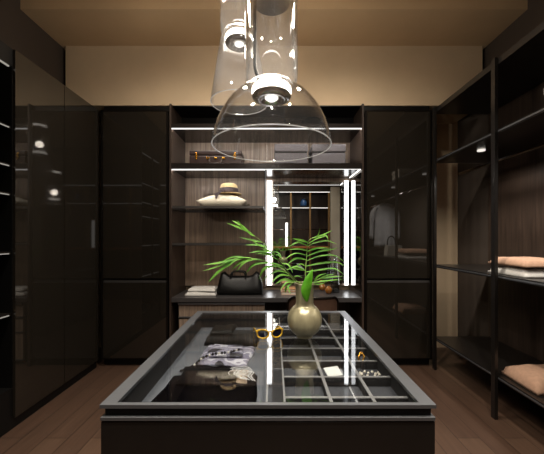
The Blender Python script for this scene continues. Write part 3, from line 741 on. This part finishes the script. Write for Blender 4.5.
for sy in (-1, 1):
    MB().tube(bez([(-0.50, 3.5 + sy * 0.062, DZ + 0.185), (-0.492, 3.5 + sy * 0.058, DZ + 0.235), (-0.465, 3.5 + sy * 0.05, DZ + 0.258), (-0.36, 3.5 + sy * 0.05, DZ + 0.258), (-0.333, 3.5 + sy * 0.058, DZ + 0.235), (-0.325, 3.5 + sy * 0.062, DZ + 0.185)], 5), 0.009, 8).build('handle', 'leather_black', bag, smooth=True)
MB().tube([(-0.52, 3.5, DZ + 0.207), (-0.26, 3.5, DZ + 0.207)], 0.005, 6).build('zip', 'bronze_dark', bag)
MB().tube(bez([(-0.172, 3.44, DZ + 0.22), (-0.145, 3.41, DZ + 0.17), (-0.130, 3.395, DZ + 0.10), (-0.128, 3.39, DZ + 0.006)], 6), 0.007, 8).build('side_strap', 'alu', bag, smooth=True, label='light grey side strap')

for k, (z0, z1, x0, x1, mat, lab) in enumerate(((DZ, DZ + 0.036, 0.085, 0.262, 'book_pink', 'dusty pink book at the bottom of the pair behind the vase'), (DZ + 0.037, DZ + 0.064, 0.10, 0.255, 'book_wood', 'tan book on top of the pair behind the vase'))):
    t = thing('book', lab, 'book', ((x0 + x1) / 2, 3.5, z0), 'books on the desk')
    c_ = MB(); c_.box(x0, x1, 3.42, 3.62, z0, z0 + 0.004); c_.box(x0, x1, 3.42, 3.62, z1 - 0.004, z1); c_.box(x0, x0 + 0.004, 3.42, 3.62, z0 + 0.004, z1 - 0.004)
    c_.build('cover', mat, t); MB().box(x0 + 0.0045, x1 - 0.004, 3.425, 3.615, z0 + 0.0045, z1 - 0.0045).build('pages', 'paper', t)
for (px, d_, r, lab) in ((322.3, 3.72, 0.042, 'round amber glass globe left of the clear decanter, farther back'), (328.5, 3.50, 0.043, 'round amber glass globe in front of the clear decanter')):
    x = (px - 274) * d_ / F
    gl = MB().lathe(round_prof([(0, 0), (r * 0.45, 0.0), (r * 0.82, r * 0.4), (r, r * 1.0), (r * 0.82, r * 1.58), (r * 0.42, r * 1.88), (r * 0.3, r * 1.96)], 3) + [(r * 0.26, r * 2.08), (r * 0.2, r * 2.08), (r * 0.2, r * 1.9), (0, r * 1.9)], (x, d_, DZ), 32)
    tag(gl.build('amber_globe', 'amber', smooth=True), lab, 'ornament', 'amber glass globes on the desk')
x = (335 - 274) * 3.58 / F
t = thing('glass_decanter', 'tall tapered clear glass decanter on the desk before the mirror', 'decanter', (x, 3.58, DZ))
MB().lathe([(0.0, 0.002), (0.05, 0.0), (0.053, 0.01), (0.045, 0.12), (0.032, 0.25), (0.022, 0.34), (0.019, 0.385), (0.024, 0.40)], (x, 3.58, DZ), 36).build('body', 'decanter', t, smooth=True, solid=0.004)
MB().ball((x, 3.58, DZ + 0.425), 0.022, 16, 12).build('stopper', 'decanter', t, smooth=True)

# chair under the desk
CXc = 0.40; CY = 3.10
ch = thing('desk_chair', 'low tan leather chair with rounded dark metal back frame at the desk', 'chair', (CXc, CY, 0))
hw = 0.25
arc = [(CXc + hw * math.cos(PI + PI * k / 24), CY + 0.17 * math.sin(PI + PI * k / 24)) for k in range(25)]
sh_ = MB(); rowsv = []
for k, (x, y) in enumerate(arc):
    q = Vector((x - CXc, (y - CY) * 2, 0)).normalized(); zt = 0.70 + 0.105 * min(1, math.sin(PI * k / 24) * 1.6) ** 0.6
    rowsv.append([sh_.bm.verts.new((x, y, 0.47)), sh_.bm.verts.new((x, y, zt)), sh_.bm.verts.new((x - q.x * 0.035, y - q.y * 0.035, zt)), sh_.bm.verts.new((x - q.x * 0.035, y - q.y * 0.035, 0.47))])
for A, B in zip(rowsv, rowsv[1:]):
    for k in range(4): sh_.bm.faces.new([A[k], A[(k + 1) % 4], B[(k + 1) % 4], B[k]])
sh_.bm.faces.new(rowsv[0]); sh_.bm.faces.new(rowsv[-1][::-1])
sh_.build('backrest', 'leather_tan', ch)
MB().tube([(CXc + hw * 1.02, CY + 0.05, 0.47)] + [(CXc + (x - CXc) * 1.02, CY + (y - CY) * 1.03, 0.708 + 0.105 * min(1, math.sin(PI * (24 - k) / 24) * 1.6) ** 0.6) for k, (x, y) in enumerate(reversed(arc))] + [(CXc - hw * 1.02, CY + 0.05, 0.47)], 0.012, 8).build('back_frame', 'bronze_dark', ch, smooth=True)
MB().box(CXc - 0.22, CXc + 0.22, CY - 0.12, CY + 0.36, 0.40, 0.465, 0.02, 3).build('seat', 'leather_tan', ch)
for sx in (-1, 1):
    for yy in (CY - 0.08, CY + 0.32):
        MB().tube([(CXc + sx * 0.19, yy, 0.40), (CXc + sx * 0.205, yy + (0.02 if yy > CY else -0.02), 0.0)], [0.014, 0.010], 10).build('leg', 'bronze_dark', ch, smooth=True)

# ------------------------------------------------------------------ on the shelves
# suitcase
z0 = 2.2165
sc = thing('suitcase', 'vintage oxblood leather suitcase with brass latches on the upper shelf', 'suitcase', (-0.66, 3.5, z0))
SX0, SX1 = -0.965, -0.365
MB().box(SX0, SX1, 3.42, 3.74, z0, z0 + 0.125, 0.012, 3).build('body', 'leather_brown', sc)
MB().box(SX0 - 0.001, SX1 + 0.001, 3.418, 3.742, z0 + 0.128, z0 + 0.182, 0.012, 3).build('lid', 'leather_brown', sc)
for x in (-0.885, -0.445):
    MB().box(x - 0.010, x + 0.010, 3.408, 3.4175, z0 + 0.075, z0 + 0.155, 0.003).box(x - 0.016, x + 0.016, 3.409, 3.418, z0 + 0.105, z0 + 0.125, 0.002).build('latch', 'gold', sc)
for x in (-0.755, -0.665, -0.575):
    MB().box(x - 0.018, x + 0.018, 3.408, 3.4195, z0 + 0.078, z0 + 0.102, 0.003).build('clasp', 'gold', sc)
MB().tube(bez([(-0.735, 3.412, z0 + 0.085), (-0.73, 3.385, z0 + 0.045), (-0.70, 3.37, z0 + 0.025), (-0.63, 3.37, z0 + 0.025), (-0.60, 3.385, z0 + 0.045), (-0.595, 3.412, z0 + 0.085)], 5), 0.009, 8).build('handle', 'leather_brown', sc, smooth=True)
# two lidded boxes
def lidded_box(x0, x1, label):
    t = thing('storage_box', label, 'box', ((x0 + x1) / 2, 3.5, z0), 'lidded grey boxes on the upper shelf')
    MB().box(x0, x1, 3.36, 3.70, z0, z0 + 0.135, 0.004).build('body', 'box_grey', t)
    MB().box(x0 + 0.006, x1 - 0.006, 3.366, 3.694, z0 + 0.136, z0 + 0.152).build('shadow_gap', 'box_dark', t)
    MB().box(x0 - 0.003, x1 + 0.003, 3.357, 3.703, z0 + 0.153, z0 + 0.235, 0.004).build('lid', 'box_grey', t)
    MB().box((x0 + x1) / 2 - 0.05, (x0 + x1) / 2 + 0.05, 3.354, 3.3595, z0 + 0.03, z0 + 0.036).build('label_rail', 'alu', t)
lidded_box(0.008, 0.375, 'lilac grey lidded box on the upper shelf next to the suitcase')
lidded_box(0.430, 0.80, 'lilac grey lidded box on the upper shelf nearest the right wardrobe')

# pillow and hat on the glass shelf
pz = 1.7526
pl = MB(); nx, ny = 28, 22; top = []; bot = []
for j in range(ny + 1):
    T = []; B = []
    for i in range(nx + 1):
        u = i / nx * 2 - 1; v_ = j / ny * 2 - 1
        px_ = u * (0.285 - 0.03 * (1 - v_ * v_) * abs(u) ** 3 * 0 ) ; 
        x = -0.585 + 0.285 * u * (1 - 0.09 * (1 - abs(u)) * 0 - 0.10 * (1 - v_ * v_) * u * u * 0.0)
        x = -0.585 + 0.285 * u * (1 - 0.07 * (1 - v_ ** 2)); y = 3.54 + 0.20 * v_ * (1 - 0.07 * (1 - u ** 2))
        th = (1 - abs(u) ** 2.2) ** 0.85 * (1 - v_ ** 4) ** 0.6 if abs(u) < 1 and abs(v_) < 1 else 0
        wr = 0.006 * noise.noise((x * 14, y * 14, 1.0)) * th
        mid = pz + 0.065
        T.append(pl.bm.verts.new((x, y, mid + 0.088 * th + wr))); B.append(pl.bm.verts.new((x, y, mid - 0.0655 * min(1, th * 2.6) ** 0.7 + 0.001)))
    top.append(T); bot.append(B)
for j in range(ny):
    for i in range(nx):
        pl.bm.faces.new([top[j][i], top[j][i + 1], top[j + 1][i + 1], top[j + 1][i]]); pl.bm.faces.new([bot[j][i], bot[j + 1][i], bot[j + 1][i + 1], bot[j][i + 1]])
bmesh.ops.remove_doubles(pl.bm, verts=pl.bm.verts, dist=0.0015)
tag(pl.build('cushion', 'pillow', smooth=True), 'cream linen cushion lying flat on the glass shelf under the straw hat', 'cushion')
hx, hy, hz = -0.528, 3.52, pz + 0.148
ht = thing('straw_hat', 'natural straw hat with a dark patterned ribbon resting on the cream cushion', 'hat', (hx, hy, hz))
crown = [(0.108, 0.012), (0.107, 0.045), (0.102, 0.085), (0.094, 0.115), (0.075, 0.130), (0.045, 0.128), (0.02, 0.118), (0.0, 0.114)]
cr = MB().lathe([(r, z) for r, z in crown], (hx, hy, hz), 40, sy=1.1).build('crown', 'straw', ht, smooth=True, solid=0.003)
br = MB().lathe([(0.108, 0.012), (0.120, 0.006), (0.134, 0.006), (0.145, 0.012)], (hx, hy, hz), 40, sy=1.12)
for q in br.bm.verts: q.co.z += -0.25 * max(0, (hx - q.co.x) - 0.1) + 0.05 * max(0, q.co.x - hx)
br.build('brim', 'straw', ht, smooth=True, solid=0.003)
MB().lathe([(0.111, 0.014), (0.110, 0.045), (0.106, 0.078)], (hx, hy, hz), 40, sy=1.1).build('ribbon', 'ribbon', ht, smooth=True, solid=0.003)
rb = MB()
bow = [P(220, 192, 3.385), P(214.5, 194, 3.375), P(216, 199.5, 3.36), P(219, 194.5, 3.37), P(223.5, 190.5, 3.38)]
rb.prism([(q.x, q.z) for q in bow], 'y', 3.355, 3.365); rb.box(-0.6, -0.572, 3.365, 3.415, hz + 0.012, hz + 0.045, 0.006)
rb.build('ribbon_tail', 'ribbon', ht)

# ------------------------------------------------------------------ open wardrobe on the right wall
RX0, RX1 = 1.73, 2.34
rw = thing('open_wardrobe', 'open dark walnut wardrobe with rail and shelves along the right wall', 'wardrobe', (2.03, 1.5, 0))
MB().box(RX1 - 0.02, RX1, -0.85, 3.25, 0.0, 2.79).build('back_panel', 'walnut_dark', rw)
MB().box(RX0, RX1 - 0.02, -0.85, 3.25, 2.74, 2.79).build('top_board', 'anthracite', rw)
for z1 in (2.24, 1.115, 0.335):
    s_ = MB().box(RX0, RX1 - 0.02, -0.85, 3.25, z1 - 0.03, z1).build('shelf', 'anthracite', rw)
    MB().box(RX0 - 0.004, RX0 - 0.0005, -0.85, 3.25, z1 - 0.02, z1 - 0.01).build('edge_trim', 'alu', s_)
for y in (-0.8, 0.35, 2.33, 3.2):
    MB().box(RX0 - 0.03, RX0 - 0.005, y - 0.02, y + 0.02, 0.0, 2.79).build('post', 'anthracite', rw)
MB().tube([(2.0, -0.84, 2.09), (2.0, 3.24, 2.09)], 0.014, 12).build('hanging_rail', 'chrome', rw, smooth=True)

for y in (1.75, 2.75, 0.75):  # fill lamps added under the shelf to brighten the hanging clothes
    pk = MB().lathe([(0, 0), (0.032, 0), (0.032, -0.012), (0, -0.012)], (1.90, y, 2.2095), 24).build('fill_puck', 'puck_fill', rw)
    pd = bpy.data.lights.new('fill_puck_lamp', 'SPOT'); pd.energy = 22; pd.spot_size = 2.6; pd.spot_blend = 1.0; pd.shadow_soft_size = 0.03; pd.color = (1.0, 0.92, 0.82)
    po = bpy.data.objects.new('fill_puck_lamp', pd); COL.objects.link(po); po.parent = rw; po.location = (1.90 - 2.03, y - 1.5, 2.18)

def shirt(y, label, mat, sleeve=0.6, w_=0.205, group='shirts on the right hanging rail'):
    t = thing('hanging_shirt', label, 'shirt', (2.0, y, 1.2), group)
    hb = MB(); rings = []; n = 28
    for j in range(15):
        v_ = j / 14; zz = 2.02 - 0.78 * v_
        half = 0.075 + (w_ - 0.075) * min(1, v_ / 0.10) ** 0.7 if v_ < 0.1 else w_ * (0.86 + 0.10 * v_)
        dep = 0.03 + 0.035 * min(1, v_ / 0.12)
        ring = []
        for k in range(n):
            a = 2 * PI * k / n
            fold = 1 + 0.30 * v_ * math.sin(a * 7 + 1.2 + y * 9)
            ring.append(hb.bm.verts.new((2.0 + half * math.cos(a), y + dep * fold * math.sin(a), zz)))
        rings.append(ring)
    for A, B in zip(rings, rings[1:]):
        for k in range(n): hb.bm.faces.new([A[k], A[(k + 1) % n], B[(k + 1) % n], B[k]])
    hb.build('body', mat, t, smooth=True, solid=0.002)
    for s in (-1, 1):
        MB().tube(bez([(2.0 + s * (w_ - 0.05), y, 1.945), (2.0 + s * (w_ + 0.005), y, 1.86), (2.0 + s * (w_ + 0.03), y - 0.01, 1.70), (2.0 + s * (w_ + 0.035), y - 0.02, 1.38)], 5), [0.05] * 4 + [0.058] * 6 + [0.045] * 6, 12, flat=0.75).build('sleeve', mat, t, smooth=True)
    MB().tube(bez([(2.0 - 0.20, y, 1.968), (2.0 - 0.06, y, 2.012), (2.0, y, 2.03), (2.06, y, 2.012), (2.2, y, 1.968)], 5), 0.010, 8).build('hanger', 'wood_orange', t, smooth=True, label='wooden hanger')
    MB().tube(bez([(2.0, y, 2.035), (2.0, y, 2.07), (2.022, y, 2.088), (2.01, y, 2.112), (1.985, y, 2.108)], 5), 0.003, 6).build('hook', 'chrome', t, smooth=True)
shirt(1.12, 'pale grey long sleeved shirt hanging first on the right rail', 'shirt')
shirt(0.92, 'dark charcoal shirt hanging behind the pale shirt on the right rail', 'cloth_black')
t = thing('tote_bag', 'ivory leather bag with black handle on the right wall wardrobe shelf', 'bag', (1.93, 1.66, 1.116))
tb = MB().prism([(1.80, 1.1165), (2.06, 1.1165), (2.04, 1.28), (1.82, 1.28)], 'y', 1.60, 1.74)
tb.build('body', 'bag_white', t)
MB().tube(bez([(1.86, 1.598, 1.24), (1.875, 1.59, 1.38), (1.93, 1.59, 1.43), (1.985, 1.59, 1.38), (2.0, 1.598, 1.24)], 6), 0.010, 8).build('handle', 'leather_black', t, smooth=True)
for k, (mt, lab) in enumerate((('cloth_grey', 'pale folded knit under the peach one beside the ivory bag'), ('peach', 'peach folded knit on top of the pale one beside the ivory bag'))):
    tag(MB().pad(1.78, 2.14, 2.12, 2.50, 1.1155 + 0.074 * k, 0.058, 20, 16, 0.006, 10, 0.3, 1.7 + k, 0.01).build('folded_knit', mt, smooth=True), lab, 'folded clothes', 'folded knits in the right wardrobe')
tag(MB().pad(1.78, 2.15, 2.02, 2.36, 0.3355, 0.10, 20, 16, 0.010, 10, 0.3, 3.7, 0.01).build('folded_blanket', 'peach', smooth=True), 'peach folded blanket on the lowest shelf of the right wall wardrobe', 'blanket')
t = thing('storage_box', 'white lidded box on the top shelf of the right wall wardrobe', 'box', (2.0, 1.9, 2.24))
MB().box(1.86, 2.14, 1.80, 2.06, 2.2405, 2.38, 0.004).build('body', 'bag_white', t); MB().box(1.855, 2.145, 1.795, 2.065, 2.381, 2.43, 0.004).build('lid', 'bag_white', t)

# ------------------------------------------------------------------ closed wardrobe with lit niche on the left wall
LX = -1.9
lw_ = thing('glass_wardrobe', 'black wardrobe with narrow lit display niche along the left wall', 'wardrobe', (-2.12, 1.4, 0))
NY0, NY1 = 1.50, 2.20
b = MB(); b.box(-2.34, LX - 0.022, -0.85, NY0, 0.0, 2.79); b.box(-2.34, LX - 0.022, NY1, 3.25, 0.0, 2.79)
b.box(-2.34, LX - 0.022, NY0, NY1, 0.0, 0.30); b.box(-2.34, LX - 0.022, NY0, NY1, 2.66, 2.79); b.box(-2.34, -2.32, NY0, NY1, 0.30, 2.66)
b.build('carcass', 'black', lw_)
for y0, y1 in ((-0.85, 0.10), (0.10, 0.80), (0.80, NY0), (NY1, 2.72), (2.72, 3.25)):
    MB().box(LX - 0.020, LX, y0 + 0.004, y1 - 0.004, 0.08, 2.785).build('door', 'black_glass', lw_)
MB().box(LX - 0.02, LX - 0.002, 1.80, 1.83, 0.30, 2.66).build('post', 'bronze_dark', lw_)
for z1 in (2.22, 1.94, 1.73, 1.30, 0.85):
    s_ = MB().box(-2.318, LX - 0.03, NY0 + 0.002, NY1 - 0.002, z1 - 0.02, z1).build('shelf', 'anthracite', lw_)
    MB().box(LX - 0.0295, LX - 0.024, NY0 + 0.02, NY1 - 0.02, z1 - 0.018, z1 - 0.011).build('led_strip', 'led_faint', s_)
MB().box(LX - 0.034, LX - 0.024, NY0 + 0.02, NY1 - 0.02, 2.645, 2.655).build('led_strip', 'led_faint', lw_)

# ------------------------------------------------------------------ lit wall unit behind the camera (seen in the mirror)
OY = -0.28
ou = thing('display_cabinet', 'lit walnut display cabinet with bronze posts reflected in the mirror', 'cabinet', (-0.2, -0.6, 0))
MB().box(-1.85, 1.45, -0.88, -0.86, 0.0, 2.79).build('back_panel', 'walnut_dark', ou)
MB().box(-1.85, 1.45, -0.86, OY, 2.60, 2.79).build('top_board', 'anthracite', ou)
MB().box(-1.85, 1.45, OY - 0.02, OY, 2.594, 2.599).build('led_strip', 'led_soft', ou)
for z1 in (2.19,):
    s_ = MB().box(-1.85, 1.45, -0.86, OY - 0.02, z1, z1 + 0.04).build('shelf', 'anthracite', ou)
    MB().box(-1.85, 1.45, OY - 0.04, OY - 0.022, z1 - 0.006, z1 - 0.001).build('led_strip', 'led_soft', s_)
MB().box(-1.85, 1.45, -0.86, OY - 0.02, 1.13, 1.17).build('shelf', 'wood_orange', ou, label='warm oak counter shelf')
MB().box(-1.85, 1.45, -0.86, OY - 0.02, 0.0, 0.10).build('plinth', 'black', ou)
for x in (-1.83, -1.05, -0.54, -0.05, 0.44, 0.94, 1.43):
    MB().box(x - 0.022, x + 0.022, OY - 0.018, OY + 0.012, 0.0, 2.58).build('post', 'bronze', ou)
MB().tube([(-1.84, -0.55, 1.63), (1.44, -0.55, 1.63)], 0.012, 10).build('hanging_rail', 'chrome', ou, smooth=True)
MB().box(0.30, 0.36, OY - 0.06, OY - 0.04, 1.18, 1.80).build('light_bar', 'led_soft', ou)
t = thing('tall_panel', 'taupe upright panel beside the display cabinet reflected in the mirror', 'panel', (1.59, -0.2, 0))
MB().box(1.47, 1.70, -0.32, -0.20, 0.0, 2.72).build('panel_board', 'taupe', t); MB().box(1.485, 1.495, -0.199, -0.195, 0.9, 1.3).build('pull', 'bronze', t)
t = thing('ceramic_jar', 'blue ceramic jar on the lit shelf reflected in the mirror', 'jar', (0.79, -0.5, 2.2305))
MB().lathe([(0, 0), (0.07, 0), (0.09, 0.05), (0.088, 0.14), (0.055, 0.19), (0.055, 0.21), (0.05, 0.21), (0.045, 0.19), (0.075, 0.13), (0.075, 0.05), (0, 0.012)], (0.79, -0.5, 2.2305), 32).build('body', 'blue', t, smooth=True)
